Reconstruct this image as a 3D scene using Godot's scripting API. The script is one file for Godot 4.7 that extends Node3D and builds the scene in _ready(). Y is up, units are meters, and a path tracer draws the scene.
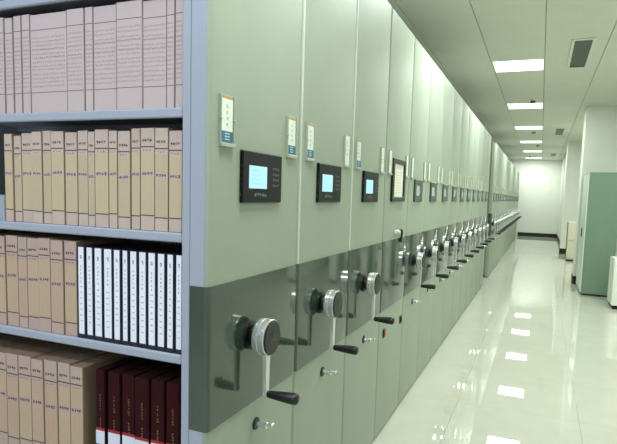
extends Node3D
# An archive room: an aisle between compact mobile shelving (front plane x = 0, running towards -z) and the room's
# right-hand wall; the first unit is an open bookcase full of files. y up, metres.

const CEIL := 3.12
const UNIT := 0.58          # one shelving unit along z
const TOP := 2.5            # height of the units
var M := {}                 # materials
var used := {}
var rng := RandomNumberGenerator.new()

# ------------------------------------------------------------------ naming
func numbered(n: String) -> String:
	n = n.rstrip("0123456789").trim_suffix("_")
	if not used.has(n):
		used[n] = 0
		return n
	used[n] += 1
	return "%s_%03d" % [n, used[n]]

func tag(o: Node, label: String, category: String, group := "") -> Node:
	o.set_meta("label", label)
	o.set_meta("category", category)
	if group != "":
		o.set_meta("group", group)
	return o

func thing(called: String, at := Vector3.ZERO) -> Node3D:
	var o := Node3D.new()
	o.name = numbered(called)
	add_child(o)
	o.position = at
	return o

func mi(called: String, mesh: Mesh, mat: Material, parent: Node, at := Vector3.ZERO) -> MeshInstance3D:
	var o := MeshInstance3D.new()
	o.name = numbered(called) if parent == self else called
	o.mesh = mesh
	o.material_override = mat
	o.position = at
	o.cast_shadow = GeometryInstance3D.SHADOW_CASTING_SETTING_ON
	parent.add_child(o, true)
	return o

func struct(called: String, mesh: Mesh, mat: Material, at := Vector3.ZERO) -> MeshInstance3D:
	var o := MeshInstance3D.new()
	o.name = called
	o.mesh = mesh
	o.material_override = mat
	o.position = at
	add_child(o)
	o.set_meta("kind", "structure")
	return o

# ------------------------------------------------------------------ geometry
func mb() -> SurfaceTool:
	var st := SurfaceTool.new()
	st.begin(Mesh.PRIMITIVE_TRIANGLES)
	return st

func tri(st: SurfaceTool, p: Array, n: Array, uv: Array = []) -> void:
	var c: Vector3 = (p[1] - p[0]).cross(p[2] - p[0])
	var nn: Vector3 = n[0] + n[1] + n[2]
	var order := [0, 1, 2] if c.dot(nn) < 0.0 else [0, 2, 1]
	for i in order:
		st.set_normal(n[i])
		st.set_uv(uv[i] if uv.size() else Vector2.ZERO)
		st.add_vertex(p[i])

func quad(st: SurfaceTool, a: Vector3, b: Vector3, c: Vector3, d: Vector3, n: Vector3, uv: Array = []) -> void:
	if uv.size():
		tri(st, [a, b, c], [n, n, n], [uv[0], uv[1], uv[2]])
		tri(st, [a, c, d], [n, n, n], [uv[0], uv[2], uv[3]])
	else:
		tri(st, [a, b, c], [n, n, n])
		tri(st, [a, c, d], [n, n, n])

# a box from lo to hi whose edges are chamfered by r; the faces carry uv 0..1
func cbox(st: SurfaceTool, lo: Vector3, hi: Vector3, r := 0.002) -> void:
	var c := (lo + hi) / 2
	var h := (hi - lo) / 2
	r = minf(r, minf(h.x, minf(h.y, h.z)) * 0.45)
	var ax := [Vector3.RIGHT, Vector3.UP, Vector3.BACK]
	var hh := [h.x, h.y, h.z]
	for a in 3:
		var u: Vector3 = ax[(a + 1) % 3]
		var v: Vector3 = ax[(a + 2) % 3]
		var hu: float = hh[(a + 1) % 3] - r
		var hv: float = hh[(a + 2) % 3] - r
		if a == 0:      # u along -z, v along y
			u = Vector3.FORWARD; v = Vector3.UP; hu = hh[2] - r; hv = hh[1] - r
		elif a == 2:
			u = Vector3.RIGHT; v = Vector3.UP; hu = hh[0] - r; hv = hh[1] - r
		for s in [-1.0, 1.0]:
			var n: Vector3 = ax[a] * s
			var o: Vector3 = c + n * hh[a]
			quad(st, o - u * hu - v * hv, o + u * hu - v * hv, o + u * hu + v * hv, o - u * hu + v * hv, n, [Vector2(0, 1), Vector2(1, 1), Vector2(1, 0), Vector2(0, 0)])
	if r <= 0.0:
		return
	for a in 3:         # edges along axis a
		var b := (a + 1) % 3
		var d := (a + 2) % 3
		for s in [-1.0, 1.0]:
			for t in [-1.0, 1.0]:
				var n2: Vector3 = (ax[b] * s + ax[d] * t).normalized()
				var p1: Vector3 = c + ax[b] * s * hh[b] + ax[d] * t * (hh[d] - r)
				var p2: Vector3 = c + ax[b] * s * (hh[b] - r) + ax[d] * t * hh[d]
				var e: Vector3 = ax[a] * (hh[a] - r)
				quad(st, p1 - e, p1 + e, p2 + e, p2 - e, n2)
	for sx in [-1.0, 1.0]:
		for sy in [-1.0, 1.0]:
			for sz in [-1.0, 1.0]:
				var s3 := Vector3(sx, sy, sz)
				var n3 := s3.normalized()
				var k := h - Vector3(r, r, r)
				var q := [c + s3 * Vector3(h.x, k.y, k.z), c + s3 * Vector3(k.x, h.y, k.z), c + s3 * Vector3(k.x, k.y, h.z)]
				tri(st, q, [n3, n3, n3])

func boxm(lo: Vector3, hi: Vector3, r := 0.002) -> ArrayMesh:
	var st := mb()
	cbox(st, lo, hi, r)
	return st.commit()

# a prism: outline in (u, v), from w0 to w1; B turns (u, v, w) into space
func prism(st: SurfaceTool, pts: PackedVector2Array, w0: float, w1: float, B: Basis, o := Vector3.ZERO) -> void:
	var cnt := pts.size()
	if Geometry2D.is_polygon_clockwise(pts):
		pts.reverse()
	var en := []
	for i in cnt:
		var e := pts[(i + 1) % cnt] - pts[i]
		en.append(Vector2(e.y, -e.x).normalized())
	for i in cnt:
		var j := (i + 1) % cnt
		var na: Vector2 = en[i]
		var nb: Vector2 = en[i]
		var pr: Vector2 = en[(i + cnt - 1) % cnt]
		var nx: Vector2 = en[j]
		if na.dot(pr) > 0.8: na = (na + pr).normalized()
		if nb.dot(nx) > 0.8: nb = (nb + nx).normalized()
		var A := o + B * Vector3(pts[i].x, pts[i].y, w0)
		var Bp := o + B * Vector3(pts[j].x, pts[j].y, w0)
		var C := o + B * Vector3(pts[j].x, pts[j].y, w1)
		var D := o + B * Vector3(pts[i].x, pts[i].y, w1)
		var Na := B * Vector3(na.x, na.y, 0)
		var Nb := B * Vector3(nb.x, nb.y, 0)
		tri(st, [A, Bp, C], [Na, Nb, Nb])
		tri(st, [A, C, D], [Na, Nb, Na])
	var ix := Geometry2D.triangulate_polygon(pts)
	for w in [[w0, -1.0], [w1, 1.0]]:
		var n: Vector3 = B * Vector3(0, 0, w[1])
		for k in range(0, ix.size(), 3):
			var p := []
			for m in 3:
				p.append(o + B * Vector3(pts[ix[k + m]].x, pts[ix[k + m]].y, w[0]))
			tri(st, p, [n, n, n])

# profile of (radius, along) turned round the x axis (or what B makes of it)
func lathe(st: SurfaceTool, prof: Array, seg: int, o := Vector3.ZERO, B := Basis(), smooth := false) -> void:
	var ns := []
	for i in prof.size() - 1:
		var d: Vector2 = prof[i + 1] - prof[i]
		ns.append(Vector2(d.y, -d.x).normalized())
	for i in prof.size() - 1:
		var a: Vector2 = prof[i]
		var b: Vector2 = prof[i + 1]
		var n0: Vector2 = ns[i]
		var n1: Vector2 = ns[i]
		if smooth and i > 0 and ns[i - 1].dot(n0) > 0.5: n0 = (n0 + ns[i - 1]).normalized()
		if smooth and i < ns.size() - 1 and ns[i + 1].dot(n1) > 0.5: n1 = (n1 + ns[i + 1]).normalized()
		for k in seg:
			var t0 := TAU * k / seg
			var t1 := TAU * (k + 1) / seg
			var P := []
			var N := []
			for q in [[a, n0, t0], [a, n0, t1], [b, n1, t1], [b, n1, t0]]:
				var r: Vector2 = q[0]
				var nn: Vector2 = q[1]
				P.append(o + B * Vector3(r.y, r.x * cos(q[2]), r.x * sin(q[2])))
				N.append(B * Vector3(nn.y, nn.x * cos(q[2]), nn.x * sin(q[2])))
			if a.x > 1e-6:
				tri(st, [P[0], P[1], P[2]], [N[0], N[1], N[2]])
			if b.x > 1e-6:
				tri(st, [P[0], P[2], P[3]], [N[0], N[2], N[3]])

func tube(st: SurfaceTool, pts: PackedVector3Array, r: float, seg := 8) -> void:
	for i in pts.size() - 1:
		var d := (pts[i + 1] - pts[i]).normalized()
		var u := d.cross(Vector3(0.31, 0.2, 0.93)).normalized()
		var v := d.cross(u)
		for k in seg:
			var t0 := TAU * k / seg
			var t1 := TAU * (k + 1) / seg
			var n0 := u * cos(t0) + v * sin(t0)
			var n1 := u * cos(t1) + v * sin(t1)
			tri(st, [pts[i] + n0 * r, pts[i] + n1 * r, pts[i + 1] + n1 * r], [n0, n1, n1])
			tri(st, [pts[i] + n0 * r, pts[i + 1] + n1 * r, pts[i + 1] + n0 * r], [n0, n1, n0])

# rectangle in (x, z) with its two corners on the +x side rounded
func cover_outline(x0: float, x1: float, z0: float, z1: float, r: float) -> PackedVector2Array:
	var p := PackedVector2Array([Vector2(x0, z0)])
	for k in 6:
		var t := -PI / 2 + PI / 2 * k / 5
		p.append(Vector2(x1 - r + r * cos(t), z0 + r + r * sin(t)))
	for k in 6:
		var t := PI / 2 * k / 5
		p.append(Vector2(x1 - r + r * cos(t), z1 - r + r * sin(t)))
	p.append(Vector2(x0, z1))
	return p

var UPRIGHT := Basis(Vector3(1, 0, 0), Vector3(0, 0, 1), Vector3(0, 1, 0))   # (x, z, y)

# ------------------------------------------------------------------ materials
func mat(c: Color, rough := 0.6, metal := 0.0, spec := 0.5) -> StandardMaterial3D:
	var m := StandardMaterial3D.new()
	m.albedo_color = c
	m.roughness = rough
	m.metallic = metal
	m.metallic_specular = spec
	return m

func tex(img: Image) -> ImageTexture:
	return ImageTexture.create_from_image(img)

func tmat(img: Image, rough := 0.7) -> StandardMaterial3D:
	var m := mat(Color.WHITE, rough)
	m.albedo_texture = tex(img)
	return m

# fine mottling laid over a surface, in world space
func mottled(c: Color, amount: float, size: float, rough: float, seed_: int) -> StandardMaterial3D:
	var m := mat(Color.WHITE, rough)
	var nz := FastNoiseLite.new()
	nz.seed = seed_
	nz.frequency = 0.02
	nz.fractal_octaves = 4
	var img := Image.create(256, 256, false, Image.FORMAT_RGB8)
	var src := nz.get_seamless_image(256, 256)
	for y in 256:
		for x in 256:
			var v := 1.0 + (src.get_pixel(x, y).r - 0.5) * amount
			img.set_pixel(x, y, Color(c.r * v, c.g * v, c.b * v))
	m.albedo_texture = tex(img)
	m.uv1_triplanar = true
	m.uv1_world_triplanar = true
	m.uv1_scale = Vector3.ONE / size
	return m

func glyph(img: Image, x: int, y: int, s: int, c: Color) -> void:
	for k in 4:
		var a := rng.randi_range(0, s - 1)
		if rng.randf() < 0.55:
			img.fill_rect(Rect2i(x + rng.randi_range(0, 1), y + a, s - rng.randi_range(0, s / 3), 1), c)
		else:
			img.fill_rect(Rect2i(x + a, y + rng.randi_range(0, 1), 1, s - rng.randi_range(0, s / 3)), c)

func text_row(img: Image, x0: int, x1: int, y: int, s: int, c: Color, gap := 2) -> void:
	var x := x0
	while x + s <= x1:
		glyph(img, x, y, s, c)
		x += s + gap

func grain(img: Image, amount: float) -> void:
	for y in img.get_height():
		for x in img.get_width():
			var p := img.get_pixel(x, y)
			var v := 1.0 + (rng.randf() - 0.5) * amount
			img.set_pixel(x, y, Color(p.r * v, p.g * v, p.b * v))

func kraft_spine(body: Color, band: Color, off := 0) -> Image:
	var img := Image.create(48, 288, false, Image.FORMAT_RGB8)
	img.fill(body)
	img.fill_rect(Rect2i(0, 0, 48, 70 + off), band)
	img.fill_rect(Rect2i(0, 122 + off, 48, 14), band)
	img.fill_rect(Rect2i(0, 250 + off, 48, 38 - off), band)
	var ink := Color(0.2, 0.13, 0.15)
	text_row(img, 5, 45, 32 + off, 7, ink, 2)
	text_row(img, 5, 45, 32 + off, 7, ink, 2)
	img.fill_rect(Rect2i(0, 53 + off, 48, 3), Color(0.27, 0.2, 0.2))
	text_row(img, 8, 42, 61 + off, 5, Color(0.45, 0.36, 0.36), 6)
	text_row(img, 4, 46, 125 + off, 8, Color(0.3, 0.19, 0.33), 2)
	text_row(img, 4, 46, 125 + off, 8, Color(0.3, 0.19, 0.33), 2)
	for x in [13, 24, 35]:      # faint fold lines down the card
		img.fill_rect(Rect2i(x, 140 + off, 1, 106), body.darkened(0.08))
	img.fill_rect(Rect2i(0, 247 + off, 48, 3), Color(0.27, 0.2, 0.2))
	grain(img, 0.08)
	return img

func ledger_spine(w: int, strong: bool) -> Image:
	var img := Image.create(w, 288, false, Image.FORMAT_RGB8)
	img.fill(Color(0.75, 0.68, 0.67))
	var ink := Color(0.56, 0.47, 0.48)
	for y in [64, 76, 88, 100, 112, 124, 136, 148, 160, 172, 184, 196, 208]:
		text_row(img, rng.randi_range(2, 6), w - 2, y + rng.randi_range(-1, 1), 5, ink.darkened(0.25) if y in [100, 124] else ink, 3)
	img.fill_rect(Rect2i(0, 44, w, 2), Color(0.4, 0.32, 0.33))
	img.fill_rect(Rect2i(0, 228, w, 2), Color(0.42, 0.34, 0.35))
	if strong:
		img.fill_rect(Rect2i(0, 0, 2, 288), Color(0.36, 0.28, 0.29))
	grain(img, 0.06)
	return img

func binder_spine(k: int) -> Image:
	var img := Image.create(40, 288, false, Image.FORMAT_RGB8)
	img.fill(Color(0.93, 0.93, 0.96))
	var ink := Color(0.2, 0.21, 0.28)
	glyph(img, 14, 26, 12, ink)
	glyph(img, 14, 27, 12, ink)
	for y in range(58, 120, 13):
		glyph(img, 16, y, 7, ink)
	for y in range(128 + k * 3, 255, 19):
		text_row(img, 12, 30, y, 4, Color(0.45, 0.46, 0.55), 2)
	grain(img, 0.04)
	return img

func maroon_spine() -> Image:
	var img := Image.create(48, 288, false, Image.FORMAT_RGB8)
	img.fill(Color(0.195, 0.045, 0.06))
	var gold := Color(0.62, 0.47, 0.28)
	for y in range(66, 108, 8):
		glyph(img, 22, y, 6, gold)
	for y in range(132, 166, 8):
		glyph(img, 22, y, 6, gold)
	grain(img, 0.12)
	return img

func label_card(blue: bool) -> Image:
	var img := Image.create(32, 80, false, Image.FORMAT_RGB8)
	img.fill(Color(0.9, 0.92, 0.88))
	if blue:
		img.fill_rect(Rect2i(0, 0, 32, 5), Color(0.72, 0.58, 0.33))
	var ink := Color(0.55, 0.57, 0.55)
	for y in range(14, 56, 11):
		glyph(img, 13, y, 6, ink)
	if not blue:
		return img
	img.fill_rect(Rect2i(0, 61, 32, 19), Color(0.16, 0.40, 0.52))
	for y in [64, 69, 74]:
		img.fill_rect(Rect2i(9, y, 14, 2), Color(0.75, 0.85, 0.9))
	return img

func notice_sheet() -> Image:
	var img := Image.create(96, 80, false, Image.FORMAT_RGB8)
	img.fill(Color(0.9, 0.9, 0.83))
	text_row(img, 24, 74, 6, 7, Color(0.66, 0.6, 0.53), 3)
	for y in range(20, 74, 6):
		text_row(img, 8, 88 - rng.randi_range(0, 24), y, 3, Color(0.76, 0.75, 0.67), 2)
	return img

func panel_print() -> Image:      # the printed front plate of the control panel
	var img := Image.create(128, 76, false, Image.FORMAT_RGB8)
	img.fill(Color(0.045, 0.058, 0.06))
	for y in [20, 29, 38, 47]:
		text_row(img, 96, 122, y, 4, Color(0.42, 0.47, 0.47), 2)
	text_row(img, 34, 80, 62, 5, Color(0.5, 0.55, 0.55), 1)
	return img

func lcd_image() -> Image:
	var img := Image.create(48, 40, false, Image.FORMAT_RGB8)
	img.fill(Color(0.72, 0.95, 1.0))
	for y in [6, 14, 22, 30]:
		text_row(img, 6, 40 - rng.randi_range(0, 10), y, 4, Color(0.62, 0.87, 0.96), 2)
	return img

func make_materials() -> void:
	M.paint = mottled(Color(0.605, 0.64, 0.575), 0.03, 1.7, 0.5, 3)
	M.paint.metallic_specular = 0.4
	M.band = mat(Color(0.215, 0.262, 0.22), 0.09, 0.0, 0.8)
	M.steel = mat(Color(0.63, 0.65, 0.70), 0.42)
	M.carcass = mat(Color(0.52, 0.55, 0.52), 0.6)
	M.dark = mat(Color(0.07, 0.07, 0.07), 0.6)
	M.rubber = mat(Color(0.03, 0.03, 0.035), 0.42)
	M.chrome = mat(Color(0.86, 0.87, 0.86), 0.27, 0.75)
	M.alloy = mat(Color(0.86, 0.87, 0.84), 0.32, 0.5)
	M.corner_glint = mat(Color(0.76, 0.79, 0.74), 0.4)  # pale tone painted for the light on the rounded panel corner
	M.holder = mat(Color(0.66, 0.69, 0.62), 0.4, 0.3)
	M.card = tmat(label_card(true), 0.35)
	M.card_plain = tmat(label_card(false), 0.35)
	M.bezel = tmat(panel_print(), 0.3)
	M.bezel.metallic_specular = 0.3
	M.lcd = mat(Color(0.1, 0.2, 0.24), 0.3)
	M.lcd.emission_enabled = true
	M.lcd.emission_texture = tex(lcd_image())
	M.lcd.emission = Color(1, 1, 1)
	M.lcd.emission_operator = BaseMaterial3D.EMISSION_OP_MULTIPLY
	M.lcd.emission_energy_multiplier = 1.0
	M.lcd_off = mat(Color(0.62, 0.70, 0.68), 0.25)
	M.bezel_grey = mat(Color(0.24, 0.28, 0.26), 0.35)
	M.notice = tmat(notice_sheet(), 0.5)
	M.black_frame = mat(Color(0.06, 0.065, 0.06), 0.3)
	M.red = mat(Color(0.62, 0.06, 0.05), 0.4)
	M.white_plastic = mat(Color(0.88, 0.89, 0.86), 0.4)
	M.wall = mottled(Color(0.885, 0.89, 0.86), 0.02, 2.3, 0.75, 7)
	M.ceil = mottled(Color(0.86, 0.865, 0.81), 0.02, 2.0, 0.6, 9)
	M.tile = mottled(Color(0.755, 0.75, 0.70), 0.03, 1.3, 0.015, 11)
	M.joint = mat(Color(0.66, 0.655, 0.6), 0.8)
	M.skirt = mat(Color(0.06, 0.065, 0.06), 0.45)
	M.green = mottled(Color(0.44, 0.535, 0.455), 0.03, 1.1, 0.4, 13)
	M.green_door = mat(Color(0.82, 0.865, 0.80), 0.35)
	M.beige = mat(Color(0.80, 0.785, 0.70), 0.5)
	M.slat = mat(Color(0.30, 0.33, 0.27), 0.5)
	M.kraft = mat(Color(0.58, 0.48, 0.39), 0.85)
	M.ledger = mat(Color(0.74, 0.67, 0.65), 0.85)
	M.navy = mat(Color(0.085, 0.09, 0.16), 0.45)
	M.maroon = mat(Color(0.16, 0.045, 0.055), 0.7, 0.0, 0.3)
	M.black_file = mat(Color(0.04, 0.04, 0.05), 0.5)
	M.redtape = mat(Color(0.62, 0.12, 0.15), 0.6)
	M.whitelabel = mat(Color(0.86, 0.86, 0.9), 0.7)
	M.kraft_spines = []
	for k in 4:
		M.kraft_spines.append(tmat(kraft_spine(Color(0.76 - 0.02 * (k % 2), 0.685 - 0.015 * (k % 2), 0.555), Color(0.755, 0.665 + 0.008 * k, 0.62), [0, 5, -3, 2][k]), 0.8))
	M.brown_spines = []
	for k in 3:
		M.brown_spines.append(tmat(kraft_spine(Color(0.74, 0.645 - 0.012 * k, 0.53), Color(0.72, 0.625, 0.575), [0, -4, 4][k]), 0.8))
	M.ledger_spines = []
	for k in 4:
		M.ledger_spines.append(tmat(ledger_spine(64 + 24 * k, k % 2 == 0), 0.85))
	M.binder_spines = []
	for k in 4:
		M.binder_spines.append(tmat(binder_spine(k), 0.5))
	M.maroon_spines = []
	for k in 3:
		M.maroon_spines.append(tmat(maroon_spine(), 0.7))
		M.maroon_spines[k].metallic_specular = 0.25

# ------------------------------------------------------------------ shelving units
var ORD := ["first", "second", "third", "fourth", "fifth", "sixth", "seventh", "eighth", "ninth", "tenth", "eleventh", "twelfth", "thirteenth", "fourteenth", "fifteenth", "sixteenth", "seventeenth", "eighteenth", "nineteenth", "twentieth", "twenty-first"]
const Z0 := -0.0025
const Z1 := -0.5765

func end_cover(t: Node3D) -> void:
	var st := mb()
	prism(st, cover_outline(-0.058, 0.0, Z1, Z0, 0.014), 0.014, TOP, UPRIGHT)
	mi("end_panel", st.commit(), M.paint, t)
	st = mb()
	prism(st, cover_outline(-0.0585, 0.004, Z1 - 0.0008, Z0 + 0.0018, 0.015), 0.782, 1.197, UPRIGHT)
	mi("handle_band", st.commit(), M.band, t)
	mi("plinth", boxm(Vector3(-0.3, 0.0, Z1 + 0.02), Vector3(-0.02, 0.05, Z0 - 0.02)), M.dark, t)

func holder(t: Node3D, zc: float, blue: bool) -> void:
	var w := 0.036
	var st := mb()
	cbox(st, Vector3(-0.001, 1.584, zc - w), Vector3(0.003, 1.727, zc + w), 0.001)
	cbox(st, Vector3(0.002, 1.584, zc - w), Vector3(0.011, 1.595, zc + w), 0.0015)
	for s in [-1.0, 1.0]:
		cbox(st, Vector3(0.002, 1.594, zc + s * w - (0.004 if s > 0 else 0.0)), Vector3(0.008, 1.727, zc + s * w + (0.0 if s > 0 else 0.004)), 0.001)
	for y in [1.66]:
		for s in [-1.0, 1.0]:
			lathe(st, [Vector2(0.004, 0.003), Vector2(0.004, 0.0095), Vector2(0, 0.0105)], 8, Vector3(0, y, zc + s * (w - 0.002)))
	var h := mi("label_holder", st.commit(), M.holder, t)
	mi("label_card", boxm(Vector3(0.0032, 1.597, zc - w + 0.008), Vector3(0.0052, 1.724, zc + w - 0.008), 0.0003), M.card if blue else M.card_plain, h).set_meta("label", "white card with orange top stripe and blue foot" if blue else "plain white label card")

func control_panel(t: Node3D, lit: bool) -> void:
	var b := mi("control_panel", boxm(Vector3(-0.001, 1.428, -0.412), Vector3(0.012, 1.584, -0.158), 0.003), M.bezel if lit else M.bezel_grey, t)
	b.set_meta("label", "black touch panel bezel with printed legend")
	mi("display", boxm(Vector3(0.0112, 1.472, -0.305), Vector3(0.0134, 1.541, -0.194), 0.0006), M.lcd if lit else M.lcd_off, b).set_meta("label", "glowing pale blue display" if lit else "pale grey unlit display")

func crank(t: Node3D) -> void:
	var o := Vector3(0, 1.010, -0.235)
	var st := mb()
	lathe(st, [Vector2(0.050, 0.036), Vector2(0.0565, 0.038), Vector2(0.058, 0.042), Vector2(0.058, 0.055), Vector2(0.0568, 0.056), Vector2(0.0568, 0.058), Vector2(0.058, 0.059), Vector2(0.058, 0.077), Vector2(0.0565, 0.079), Vector2(0.050, 0.0795)], 36, o)
	var hub := mi("crank", st.commit(), M.chrome, t)
	st = mb()
	lathe(st, [Vector2(0.046, 0.003), Vector2(0.046, 0.012), Vector2(0.034, 0.018), Vector2(0.034, 0.04)], 28, o)
	mi("collar", st.commit(), M.rubber, hub)
	st = mb()
	lathe(st, [Vector2(0.0545, 0.076), Vector2(0.0545, 0.081), Vector2(0.050, 0.0835), Vector2(0.0, 0.085)], 32, o)
	mi("cap", st.commit(), M.rubber, hub)
	st = mb()       # three-armed mark on the cap
	for k in 3:
		var a := TAU * k / 3 + PI / 2
		var d := Vector2(cos(a), sin(a))
		var e := Vector2(-d.y, d.x)
		prism(st, PackedVector2Array([d * 0.004 - e * 0.0018, d * 0.02 - e * 0.0018, d * 0.02 + e * 0.0018, d * 0.004 + e * 0.0018]), 0.084, 0.0862, Basis(Vector3(0, 0, -1), Vector3(0, 1, 0), Vector3(1, 0, 0)), o)
	mi("emblem", st.commit(), M.slat, hub)
	st = mb()
	var arm := PackedVector2Array()
	for p in [[0.016, -0.045], [0.013, -0.075], [0.011, -0.12], [0.010, -0.172]]:
		arm.append(Vector2(p[0], p[1]))
	for k in 7:
		var a := -PI * k / 6
		arm.append(Vector2(0.0115 * cos(a), -0.182 + 0.0115 * sin(a)))
	for p in [[-0.010, -0.172], [-0.011, -0.12], [-0.013, -0.075], [-0.016, -0.045]]:
		arm.append(Vector2(p[0], p[1]))
	prism(st, arm, 0.056, 0.068, Basis(Vector3(0, 0, -1), Vector3(0, 1, 0), Vector3(1, 0, 0)), o)
	mi("arm", st.commit(), M.alloy, hub)
	st = mb()
	lathe(st, [Vector2(0.0, 0.052), Vector2(0.008, 0.053), Vector2(0.008, 0.07)], 14, o + Vector3(0, -0.183, 0))
	mi("pivot", st.commit(), M.chrome, hub)
	st = mb()
	lathe(st, [Vector2(0.0, 0.069), Vector2(0.0105, 0.070), Vector2(0.0125, 0.078), Vector2(0.0125, 0.085), Vector2(0.0145, 0.105), Vector2(0.0175, 0.14), Vector2(0.0185, 0.162), Vector2(0.0175, 0.170), Vector2(0.013, 0.1745), Vector2(0.0, 0.1755)], 18, o + Vector3(0, -0.183, 0), Basis(), true)
	mi("grip", st.commit(), M.rubber, hub)

func lock(t: Node3D) -> void:
	var o := Vector3(0, 0.697, -0.285)
	var st := mb()
	lathe(st, [Vector2(0.021, -0.001), Vector2(0.021, 0.004), Vector2(0.018, 0.006), Vector2(0.0, 0.006)], 22, o)
	var l := mi("lock_plate", st.commit(), M.rubber, t)
	st = mb()
	lathe(st, [Vector2(0.0085, 0.005), Vector2(0.0085, 0.026), Vector2(0.011, 0.028), Vector2(0.011, 0.042), Vector2(0.009, 0.045), Vector2(0.0, 0.045)], 16, o)
	cbox(st, o + Vector3(0.044, -0.003, -0.016), o + Vector3(0.062, 0.009, 0.004), 0.002)
	mi("lock_knob", st.commit(), M.chrome, l)

func carcass(t: Node3D) -> void:
	mi("carcass", boxm(Vector3(-3.0, 0.05, Z1 + 0.01), Vector3(-0.0585, TOP - 0.02, Z0 - 0.01), 0.003), M.carcass, t)

func standard_unit(called: String, lit: bool) -> Node3D:
	var t := thing(called)
	end_cover(t)
	carcass(t)
	holder(t, -0.081, lit)
	holder(t, -0.497, false)
	control_panel(t, lit)
	crank(t)
	lock(t)
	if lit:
		mi("edge_highlight", boxm(Vector3(-0.008, 1.198, -0.0135), Vector3(0.0012, TOP - 0.002, -0.0015), 0.001), M.corner_glint, t).set_meta("label", "pale strip painted as light caught on the panel edge")  # painted highlight along the upper corner of the panel
	return t

func copy(src: Node3D, at: Vector3) -> Node3D:
	var c := src.duplicate()
	c.name = numbered(src.name)
	add_child(c)
	c.position = at
	return c

func switch_plate(t: Node3D, zc: float, m: Material, called: String, what: String) -> void:
	var st := mb()
	cbox(st, Vector3(-0.001, 0.610, zc - 0.020), Vector3(0.007, 0.662, zc + 0.020), 0.002)
	var p := mi(called, st.commit(), M.black_frame, t)
	p.set_meta("label", what)
	mi("rocker", boxm(Vector3(0.006, 0.620, zc - 0.012), Vector3(0.0115, 0.652, zc + 0.012), 0.0015), m, p)

var SHELVES := [2.376, 2.030, 1.683, 1.340, 0.9915, 0.565, 0.20]

func bookcase() -> void:
	var t := thing("mobile_bookcase")
	tag(t, "open end unit of the mobile shelving, blue-grey shelves full of files and bound volumes", "bookcase", "mobile shelving units")
	end_cover(t)
	holder(t, -0.081, true)
	holder(t, -0.497, true)
	control_panel(t, true)
	crank(t)
	lock(t)
	var front := -0.003
	mi("side_cool_tint", boxm(Vector3(-0.058, 0.014, Z0 - 0.001), Vector3(-0.012, TOP, Z0 + 0.0012), 0.0004), M.steel, t)  # bluish skin: cool light on the panel's side put into colour
	for x in [-0.0885, -1.09, -2.09, -3.0]:
		mi("upright", boxm(Vector3(x, 0.0, -0.29), Vector3(x + 0.029, TOP, front), 0.003), M.steel, t)
	for b in [[-1.061, -0.0885], [-2.061, -1.09], [-2.971, -2.09]]:
		for y in SHELVES:
			var st := mb()
			cbox(st, Vector3(b[0], y - 0.004, -0.285), Vector3(b[1], y, front - 0.001), 0.001)
			cbox(st, Vector3(b[0], y - 0.026, -0.018), Vector3(b[1], y + 0.0005, front), 0.004)
			cbox(st, Vector3(b[0], y - 0.020, -0.285), Vector3(b[1], y, -0.275), 0.002)
			mi("shelf", st.commit(), M.steel, t)
	mi("top_board", boxm(Vector3(-3.0, TOP - 0.03, -0.29), Vector3(-0.0585, TOP - 0.003, front), 0.002), M.steel, t)
	mi("back_panel", boxm(Vector3(-3.0, 0.05, -0.302), Vector3(-0.0585, TOP - 0.02, -0.291), 0.001), M.carcass, t)
	mi("carcass", boxm(Vector3(-3.0, 0.05, Z1 + 0.01), Vector3(-0.0585, TOP - 0.02, -0.304), 0.003), M.carcass, t)

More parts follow.
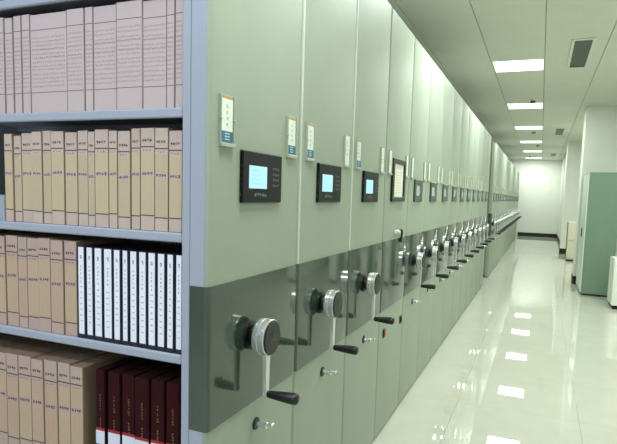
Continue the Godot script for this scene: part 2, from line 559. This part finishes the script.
func shelving() -> void:
	bookcase()
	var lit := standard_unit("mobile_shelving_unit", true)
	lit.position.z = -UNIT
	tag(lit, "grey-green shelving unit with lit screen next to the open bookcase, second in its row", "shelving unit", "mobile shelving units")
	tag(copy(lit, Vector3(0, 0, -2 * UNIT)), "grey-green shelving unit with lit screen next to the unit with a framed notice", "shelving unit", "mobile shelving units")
	# the fixed unit with a framed notice instead of a screen and no crank
	var f := thing("fixed_shelving_unit", Vector3(0, 0, -3 * UNIT))
	tag(f, "grey-green shelving unit with a framed notice and two switches, without a crank", "shelving unit", "mobile shelving units")
	end_cover(f)
	carcass(f)
	holder(f, -0.080, false)
	holder(f, -0.497, false)
	var st := mb()
	for e in [[Vector3(-0.001, 1.430, -0.440), Vector3(0.014, 1.460, -0.122)], [Vector3(-0.001, 1.658, -0.440), Vector3(0.014, 1.688, -0.122)], [Vector3(-0.001, 1.455, -0.164), Vector3(0.014, 1.664, -0.122)], [Vector3(-0.001, 1.455, -0.440), Vector3(0.014, 1.664, -0.398)]]:
		cbox(st, e[0], e[1], 0.003)
	var nf := mi("notice_frame", st.commit(), M.black_frame, f)
	mi("notice_sheet", boxm(Vector3(0.001, 1.456, -0.401), Vector3(0.006, 1.662, -0.161), 0.0005), M.notice, nf).set_meta("label", "cream printed notice sheet")
	switch_plate(f, -0.105, M.red, "red_switch", "red rocker switch on a black plate")
	switch_plate(f, -0.515, M.dark, "black_switch", "black rocker switch")
	st = mb()
	cbox(st, Vector3(-0.001, 1.229, -0.305), Vector3(0.02, 1.254, -0.245), 0.006)
	lathe(st, [Vector2(0.010, 0.022), Vector2(0.010, 0.036), Vector2(0.0, 0.038)], 14, Vector3(0, 1.2415, -0.262))
	var pl := mi("power_inlet", st.commit(), M.white_plastic, f)
	st = mb()
	tube(st, PackedVector3Array([Vector3(0.015, 1.242, -0.304), Vector3(0.02, 1.252, -0.335), Vector3(0.02, 1.250, -0.37), Vector3(0.016, 1.23, -0.395), Vector3(0.012, 1.205, -0.40), Vector3(0.009, 1.17, -0.398)]), 0.007)
	mi("cable", st.commit(), M.rubber, pl)
	# the rest of the first block
	var dim := standard_unit("mobile_shelving_unit", false)
	dim.position.z = -4 * UNIT
	tag(dim, "grey-green shelving unit with grey screen next to the unit with a framed notice", "shelving unit", "mobile shelving units")
	for k in range(5, 14):
		tag(copy(dim, Vector3(0, 0, -k * UNIT)), "grey-green shelving unit with grey screen, %s in the row from the open bookcase" % ORD[k], "shelving unit", "mobile shelving units")
	# the second block, beyond the open cross aisle
	for k in 21:
		tag(copy(dim, Vector3(0, 0, -9.09 - k * UNIT)), "far grey-green shelving unit, %s beyond the open gap in the row" % ORD[k], "shelving unit", "mobile shelving units beyond the gap")

# ------------------------------------------------------------------ files and volumes
func spine_slab(t: Node3D, called: String, x0: float, x1: float, h: float, m: Material) -> void:
	mi(called, boxm(Vector3(x0, 0.001, -0.001), Vector3(x1, h - 0.001, 0.0008), 0.0004), m, t)

func volume(called: String, x0: float, x1: float, y: float, h: float, depth: float, zf: float, body: Material, spine: Material, spine_name: String, inset := 0.0008, gap := 0.0013) -> Node3D:
	var xc := (x0 + x1) / 2
	var w := (x1 - x0) / 2 - gap
	var t := thing(called, Vector3(xc, y + 0.0006, zf))
	mi("cover", boxm(Vector3(-w, 0, -depth), Vector3(w, h, 0), 0.0018), body, t)
	spine_slab(t, spine_name, -w + inset, w - inset, h, spine)
	return t

func nth(k: int, n: int) -> String:
	return ORD[n - 1 - k] if n - 1 - k < ORD.size() else "last"

func files() -> void:
	var r1 := [-1.02, -0.955, -0.885, -0.827, -0.777, -0.739, -0.702, -0.663, -0.511, -0.446, -0.411, -0.324, -0.231, -0.149, -0.123, -0.092]
	for k in r1.size() - 1:
		var w: float = r1[k + 1] - r1[k]
		var kind := 0 if w < 0.05 else (1 if w < 0.08 else (2 if w < 0.1 else 3))
		var strong := k in [3, 4, 5, 6, 7, 9, 14]
		var v := volume("bound_ledger", r1[k] + (0.0015 if strong else 0.0), r1[k + 1], 1.683, 0.297 + rng.randf_range(-0.003, 0.003), 0.21, -0.012 - rng.randf_range(0, 0.003), M.ledger, M.ledger_spines[kind], "printed_spine", 0.0004, 0.0016 if strong else 0.0004)
		tag(v, "pale printed ledger on the top filled shelf, %s from the steel upright" % nth(k, r1.size() - 1), "ledger", "pale ledgers on the top filled shelf")
	var r2 := [-0.787, -0.75, -0.715, -0.666, -0.623, -0.585, -0.531, -0.48, -0.438, -0.409, -0.355, -0.322, -0.275, -0.241, -0.189, -0.141, -0.094]
	for k in r2.size() - 1:
		var v := volume("archive_box", r2[k], r2[k + 1], 1.340, 0.288 + rng.randf_range(-0.006, 0.005) - (0.012 if k < 2 else 0.0), 0.21, -0.011 - rng.randf_range(0, 0.006), M.kraft, M.kraft_spines[[0, 1, 0, 3, 1, 2, 0, 3, 1, 0, 2, 1, 0, 2, 3, 0][k]], "spine_label")
		tag(v, "cream archive box on the shelf below the pale ledgers, %s from the steel upright" % nth(k, r2.size() - 1), "archive box", "cream archive boxes")
	var bk := thing("box_file", Vector3(-0.822, 1.3406, -0.028))
	tag(bk, "black box file beside a row of cream archive boxes", "box file")
	mi("cover", boxm(Vector3(-0.032, 0, -0.23), Vector3(0.028, 0.285, 0), 0.003), M.black_file, bk)
	var ring := mb()
	lathe(ring, [Vector2(0.008, 0.0), Vector2(0.011, 0.0), Vector2(0.011, 0.002), Vector2(0.008, 0.002)], 16, Vector3(-0.002, 0.05, 0), Basis(Vector3(0, 0, 1), Vector3(0, 1, 0), Vector3(-1, 0, 0)))
	mi("finger_ring", ring.commit(), M.chrome, bk)
	var be := thing("bookend", Vector3(-0.79, 1.3406, -0.006))
	tag(be, "low grey steel bookend in front of the black box file", "bookend")
	mi("plate", boxm(Vector3(-0.001, 0, -0.11), Vector3(0.0015, 0.085, 0.0), 0.0004), M.steel, be)
	mi("foot", boxm(Vector3(-0.06, 0.0, -0.012), Vector3(-0.001, 0.085, -0.010), 0.0004), M.steel, be)
	var r3 := [-1.03, -0.975, -0.915, -0.858, -0.797, -0.742, -0.699, -0.646, -0.593, -0.539, -0.487]
	for k in r3.size() - 1:
		var v := volume("archive_box", r3[k], r3[k + 1], 0.9915, 0.300 + rng.randf_range(-0.004, 0.003), 0.21, -0.010 - rng.randf_range(0, 0.006), M.kraft, M.brown_spines[k % 3], "spine_label")
		tag(v, "brown archive box on the white binders' shelf, %s from the white binders" % nth(k, r3.size() - 1), "archive box", "brown archive boxes beside the white binders")
	var r3b := [-0.484, -0.451, -0.419, -0.382, -0.343, -0.311, -0.283, -0.250, -0.216, -0.182, -0.149, -0.119, -0.090]
	for k in r3b.size() - 1:
		var v := volume("ring_binder", r3b[k], r3b[k + 1], 0.9915, 0.286, 0.22, -0.012 - rng.randf_range(0, 0.002), M.navy, M.binder_spines[k % 4], "spine_card", 0.0045)
		var sp: MeshInstance3D = v.get_node("spine_card")
		sp.scale.y = 0.955
		sp.position.y = 0.0125
		mi("shoe", boxm(Vector3(-(r3b[k + 1] - r3b[k]) / 2 + 0.001, 0.0, -0.004), Vector3((r3b[k + 1] - r3b[k]) / 2 - 0.001, 0.011, 0.002), 0.001), M.navy, v)
		tag(v, "white-spined navy binder on the third filled shelf, %s from the steel upright" % nth(k, r3b.size() - 1), "binder", "white-spined binders")
	var r4 := [-1.03, -0.972, -0.916, -0.864, -0.803, -0.747, -0.688, -0.634, -0.576, -0.522, -0.468]
	for k in r4.size() - 1:
		var v := volume("archive_box", r4[k], r4[k + 1], 0.565, 0.332 + rng.randf_range(-0.003, 0.003), 0.21, -0.010 - rng.randf_range(0, 0.006), M.kraft, M.brown_spines[(k + 1) % 3], "spine_label")
		tag(v, "brown archive box on the maroon volumes' shelf, %s from the maroon volumes" % nth(k, r4.size() - 1), "archive box", "brown archive boxes beside the maroon volumes")
	var r4b := [[-0.420, -0.384], [-0.374, -0.326], [-0.321, -0.271], [-0.267, -0.214], [-0.209, -0.160], [-0.156, -0.108]]
	for k in r4b.size():
		var v := volume("bound_volume", r4b[k][0], r4b[k][1], 0.565, 0.333 - 0.001 * (k % 2), 0.23, -0.018 - 0.003 * (k % 3), M.maroon, M.maroon_spines[k % 3], "gold_lettered_spine")
		var w: float = (r4b[k][1] - r4b[k][0]) / 2 - 0.001
		mi("red_band", boxm(Vector3(-w, 0.138, -0.0005), Vector3(w, 0.147, 0.0018), 0.0003), M.redtape, v)
		mi("paper_label", boxm(Vector3(-w, 0.094, -0.0005), Vector3(w, 0.138, 0.0016), 0.0003), M.whitelabel, v)
		tag(v, "maroon bound volume with gold lettering and white foot label, %s from the steel upright" % nth(k, r4b.size()), "bound volume", "maroon bound volumes")

# ------------------------------------------------------------------ room
var LIGHTS := [3.15, 0.12, -2.91, -5.94, -8.95, -11.97, -15.1, -18.2, -21.15]
const LX := 0.4645     # the lights sit in this column of ceiling panels
const COL := 0.603
const COOL_Z := 1.6

func room() -> void:
	struct("floor", boxm(Vector3(-3.4, -0.12, -22.4), Vector3(3.6, -0.006, 4.8), 0.0), M.joint)
	var fl: Node = get_node("floor")
	var T := 0.8
	var tm := boxm(Vector3(-T / 2 + 0.0006, -0.006, -T / 2 + 0.0006), Vector3(T / 2 - 0.0006, 0.0, T / 2 - 0.0006), 0.0006)
	for i in range(0, 5):
		for j in range(0, 34):
			var x := -0.035 + T * i
			var z := 4.2 - T * j
			if x > 1.9 and z < -9.3:
				continue
			mi("tile", tm, M.tile, fl, Vector3(x, 0, z))
	for i in range(0, 4):      # in front of the open bookcase
		for j in range(0, 6):
			mi("tile", tm, M.tile, fl, Vector3(-0.835 - T * i, 0, 4.2 - T * j))
	struct("ceiling", boxm(Vector3(-3.4, CEIL + 0.014, -22.4), Vector3(3.6, CEIL + 0.14, 4.8), 0.0), M.joint)
	var ce: Node = get_node("ceiling")
	var zb := [4.5]
	for l in LIGHTS:
		zb.append(l + 0.3015)
		zb.append(l - 0.3015)
	zb.append(-22.2)
	for c in range(-5, 5):
		var xc := LX + COL * c
		var w := COL / 2 - 0.003
		for k in zb.size() - 1:
			var a: float = zb[k]
			var b: float = zb[k + 1]
			if c == 0 and k % 2 == 1:
				continue
			if false or (c == 3 and k in [5, 7, 11]):
				continue
			if c == -2 and a > COOL_Z and b < COOL_Z:      # the added lamp over the bookcase's side
				for ab in [[a, COOL_Z + 0.3015], [COOL_Z - 0.3015, b]]:
					mi("panel", boxm(Vector3(xc - w, CEIL, ab[1] + 0.0006), Vector3(xc + w, CEIL + 0.013, ab[0] - 0.0006), 0.002), M.ceil, ce)
				continue
			if a - b < 0.06:
				continue
			mi("panel", boxm(Vector3(xc - w, CEIL, b + 0.0006), Vector3(xc + w, CEIL + 0.013, a - 0.0006), 0.002), M.ceil, ce)
	struct("wall_far", boxm(Vector3(-3.4, 0, -22.4), Vector3(3.6, CEIL + 0.014, -22.2), 0.0), M.wall)
	struct("wall_left", boxm(Vector3(-3.4, 0, -22.2), Vector3(-3.2, CEIL + 0.014, 4.6), 0.0), M.wall)
	struct("wall_back", boxm(Vector3(-3.4, 0, 4.6), Vector3(3.6, CEIL + 0.014, 4.8), 0.0), M.wall)
	struct("wall_right", boxm(Vector3(3.3, 0, -22.2), Vector3(3.5, CEIL + 0.014, 4.6), 0.0), M.wall)
	struct("wall_right_return", boxm(Vector3(1.46, 0, -9.6), Vector3(3.3, CEIL + 0.014, -9.2), 0.012), M.wall)
	struct("wall_right_recess", boxm(Vector3(2.7, 0, -15.1), Vector3(2.9, CEIL + 0.014, -9.6), 0.0), M.wall)
	struct("wall_right_far", boxm(Vector3(1.53, 0, -22.2), Vector3(3.3, CEIL + 0.014, -15.5), 0.0), M.wall)
	struct("wall_right_pillar", boxm(Vector3(1.42, 0, -15.5), Vector3(3.3, CEIL + 0.014, -15.1), 0.01), M.wall)
	struct("baseboard_far", boxm(Vector3(0.02, 0, -22.2), Vector3(1.53, 0.15, -22.185), 0.002), M.skirt)
	struct("baseboard_right_far", boxm(Vector3(1.515, 0, -22.18), Vector3(1.53, 0.14, -15.5), 0.002), M.skirt)
	struct("baseboard_pillar", boxm(Vector3(1.408, 0, -15.5), Vector3(1.6, 0.15, -15.088), 0.002), M.skirt)
	struct("baseboard_return", boxm(Vector3(1.448, 0, -9.6), Vector3(3.3, 0.145, -9.188), 0.002), M.skirt)
	struct("baseboard_recess", boxm(Vector3(2.688, 0, -15.08), Vector3(2.7, 0.145, -9.62), 0.002), M.skirt)

const LAMP_TINT := Color(0.955, 1.0, 0.965)
const COOL_TINT := Color(0.86, 0.91, 1.0)
const LAMP_ENERGY := 4.1

func lamp(x: float, z: float, label: String, tint: Color, k := 1.0) -> void:
	var t := thing("ceiling_light", Vector3(x, CEIL, z))
	tag(t, label, "ceiling light", "ceiling light panels")
	var st := mb()
	for e in [[-0.298, -0.298, 0.298, -0.284], [-0.298, 0.284, 0.298, 0.298], [-0.298, -0.284, -0.284, 0.284], [0.284, -0.284, 0.298, 0.284]]:
		cbox(st, Vector3(e[0], -0.004, e[1]), Vector3(e[2], 0.013, e[3]), 0.001)
	mi("frame", st.commit(), M.white_plastic, t)
	var dm := mat(Color(0.9, 0.9, 0.9), 0.5)
	dm.emission_enabled = true
	dm.emission = tint
	dm.emission_energy_multiplier = 2.5
	mi("diffuser", boxm(Vector3(-0.286, 0.001, -0.286), Vector3(0.286, 0.008, 0.286), 0.0), dm, t)
	var l := AreaLight3D.new()
	l.name = "panel_light"
	l.area_size = Vector2(0.56, 0.56)
	l.light_color = tint
	l.light_energy = LAMP_ENERGY * k
	l.light_size = 0.3
	l.area_range = 30.0
	l.shadow_enabled = true
	l.rotation.x = -PI / 2
	l.position.y = -0.006
	t.add_child(l, true)

func vent(z: float, label: String) -> void:
	var t := thing("air_vent", Vector3(1.135, CEIL, z))
	tag(t, label, "air vent", "linear ceiling air vents")
	var st := mb()
	for e in [[-0.115, -0.64, -0.085, 0.64], [0.085, -0.64, 0.115, 0.64], [-0.085, -0.64, 0.085, -0.6], [-0.085, 0.6, 0.085, 0.64]]:
		cbox(st, Vector3(e[0], -0.012, e[1]), Vector3(e[2], 0.0, e[3]), 0.003)
	mi("frame", st.commit(), M.white_plastic, t)
	mi("duct_mouth", boxm(Vector3(-0.084, -0.002, -0.599), Vector3(0.084, -0.0004, 0.599), 0.0), M.bezel_grey, t)
	for k in 8:
		var x := -0.074 + 0.021 * k
		mi("slat", boxm(Vector3(x, -0.010, -0.6), Vector3(x + 0.007, -0.002, 0.6), 0.001), M.slat, t)

func detector(x: float, z: float, label: String) -> void:
	var t := thing("smoke_detector", Vector3(x, CEIL, z))
	tag(t, label, "smoke detector", "smoke detectors on the ceiling")
	var B := Basis(Vector3(0, -1, 0), Vector3(1, 0, 0), Vector3(0, 0, 1))
	var st := mb()
	lathe(st, [Vector2(0.055, 0.0), Vector2(0.055, 0.012), Vector2(0.045, 0.016)], 20, Vector3.ZERO, B)
	mi("base", st.commit(), M.white_plastic, t)
	st = mb()
	lathe(st, [Vector2(0.045, 0.014), Vector2(0.042, 0.04), Vector2(0.028, 0.05), Vector2(0.0, 0.052)], 20, Vector3.ZERO, B, true)
	mi("sensor", st.commit(), M.slat, t)

func furniture() -> void:
	# green steel cabinet, its doors towards the aisle
	var t := thing("steel_cabinet", Vector3(1.495, 0, -8.0))
	tag(t, "tall green steel cabinet with pale doors standing by the right wall", "cabinet")
	mi("body", boxm(Vector3(0.018, 0.03, -1.0), Vector3(0.46, 1.93, 0.0), 0.004), M.green, t)
	mi("plinth", boxm(Vector3(0.035, 0.0, -0.98), Vector3(0.44, 0.03, -0.02), 0.002), M.dark, t)
	for k in 2:
		var za := -0.006 - 0.496 * k
		var d := mi("door", boxm(Vector3(0.0, 0.05, za - 0.49), Vector3(0.017, 1.91, za), 0.003), M.green_door, t)
		var st := mb()
		var hz := za - 0.45 if k == 0 else za - 0.04
		cbox(st, Vector3(-0.012, 0.90, hz - 0.012), Vector3(0.001, 1.04, hz + 0.012), 0.003)
		mi("handle", st.commit(), M.slat, d)
	# white floor-standing air conditioner or heater at the frame's edge
	t = thing("air_purifier", Vector3(1.83, 0, -7.0))
	tag(t, "white floor-standing appliance on a black base beside the green cabinet", "appliance")
	var st2 := mb()
	prism(st2, cover_outline(0.0, 0.645, -0.5, 0.0, 0.04), 0.0, 0.44, Basis(Vector3(0, 1, 0), Vector3(0, 0, 1), Vector3(1, 0, 0)), Vector3(0, 0.055, 0))
	mi("housing", st2.commit(), M.white_plastic, t)
	mi("base", boxm(Vector3(0.02, 0.0, -0.48), Vector3(0.42, 0.054, -0.02), 0.004), M.dark, t)
	for k in 5:
		mi("louvre", boxm(Vector3(0.06, 0.52 + 0.03 * k, 0.0005), Vector3(0.38, 0.535 + 0.03 * k, 0.006), 0.001), M.beige, t)
	# beige locker in the recess behind the wall return
	t = thing("low_cabinet", Vector3(1.50, 0, -13.2))
	tag(t, "low beige cabinet in the recess before the far pillar", "cabinet")
	mi("body", boxm(Vector3(0.0, 0.04, -0.45), Vector3(0.5, 0.97, 0.0), 0.004), M.beige, t)
	mi("plinth", boxm(Vector3(0.01, 0.0, -0.44), Vector3(0.49, 0.04, -0.01), 0.002), M.dark, t)
	mi("side_rail", boxm(Vector3(-0.02, 0.05, -0.03), Vector3(-0.0005, 0.97, -0.002), 0.002), M.slat, t)
	for k in 2:
		var dr := mi("drawer", boxm(Vector3(0.012, 0.07 + 0.45 * k, 0.0005), Vector3(0.488, 0.50 + 0.45 * k, 0.012), 0.003), M.beige, t)
		mi("pull", boxm(Vector3(0.2, 0.40 + 0.45 * k, 0.0122), Vector3(0.3, 0.42 + 0.45 * k, 0.026), 0.003), M.slat, dr)

func _ready() -> void:
	rng.seed = 20240517
	# camera
	var cam := Camera3D.new()
	cam.name = "camera"
	add_child(cam)
	var F := Vector3(-0.36482947, -0.09684837, -0.92602368)
	var U := Vector3(-0.0654493, 0.99478272, -0.07825421)
	cam.look_at_from_position(Vector3(0.83146, 1.46185, 1.21643), Vector3(0.83146, 1.46185, 1.21643) + F, U)
	cam.near = 0.05
	cam.far = 100.0
	cam.projection = Camera3D.PROJECTION_FRUSTUM
	cam.size = 444.0 / 532.369 * cam.near
	cam.frustum_offset = Vector2((308.5 - 328.576) / 532.369, (246.01 - 222.0) / 532.369) * cam.near
	cam.current = true
	# environment
	var we := WorldEnvironment.new()
	we.name = "world"
	var env := Environment.new()
	env.background_mode = Environment.BG_COLOR
	env.background_color = Color(0.02, 0.02, 0.02)
	env.tonemap_mode = Environment.TONE_MAPPER_LINEAR
	env.tonemap_exposure = 1.0
	env.sdfgi_enabled = true
	env.ssao_enabled = true
	env.ssil_enabled = true
	we.environment = env
	add_child(we)
	make_materials()
	# the lamps
	var WHERE := ["near the back wall of the room", "beside the open bookcase's end panel", "between the bookcase and the first ceiling vent", "beside the large ceiling vent", "with a smoke detector at its edge", "above the open gap's far side", "third from the far wall", "last but one before the far wall", "nearest the far wall"]
	for k in LIGHTS.size():
		lamp(LX, LIGHTS[k], "square white ceiling light panel, " + WHERE[k], COOL_TINT if k == 0 else LAMP_TINT, [1.3, 1, 1, 1, 1, 1, 1, 1, 1][k])
	for k in [2, 3]:  # row added out of view to brighten the right side and ceiling
		lamp(LX + 3 * COL, LIGHTS[k], "added unseen square light panel in a right-hand row, %s" % ["", "", "far from the green cabinet", "above the green cabinet's near side"][k], LAMP_TINT)
	lamp(LX + 3 * COL, LIGHTS[5], "added unseen square light panel in the recess above the low beige cabinet", LAMP_TINT)  # added out of view to brighten the pillar and recess
	lamp(LX - 2 * COL, COOL_Z, "added unseen square cool light panel above the open side of the bookcase", COOL_TINT, 1.15)  # added fill, standing in for cool daylight from behind the viewpoint
	room()
	shelving()
	files()
	vent(-5.55, "large grey slatted ceiling air vent beside the largest light panel")
	vent(-12.75, "grey slatted ceiling air vent above the recess before the pillar")
	vent(-19.6, "small far grey slatted ceiling air vent near the far wall")
	detector(0.60, -8.38, "smoke detector at the edge of the light panel after the large vent")
	detector(0.57, -12.7, "smoke detector beside the ceiling vent above the recess")
	detector(0.64, -16.0, "smoke detector on the ceiling beside the pillar")
	detector(0.34, -20.46, "smoke detector nearest the far wall")
	furniture()
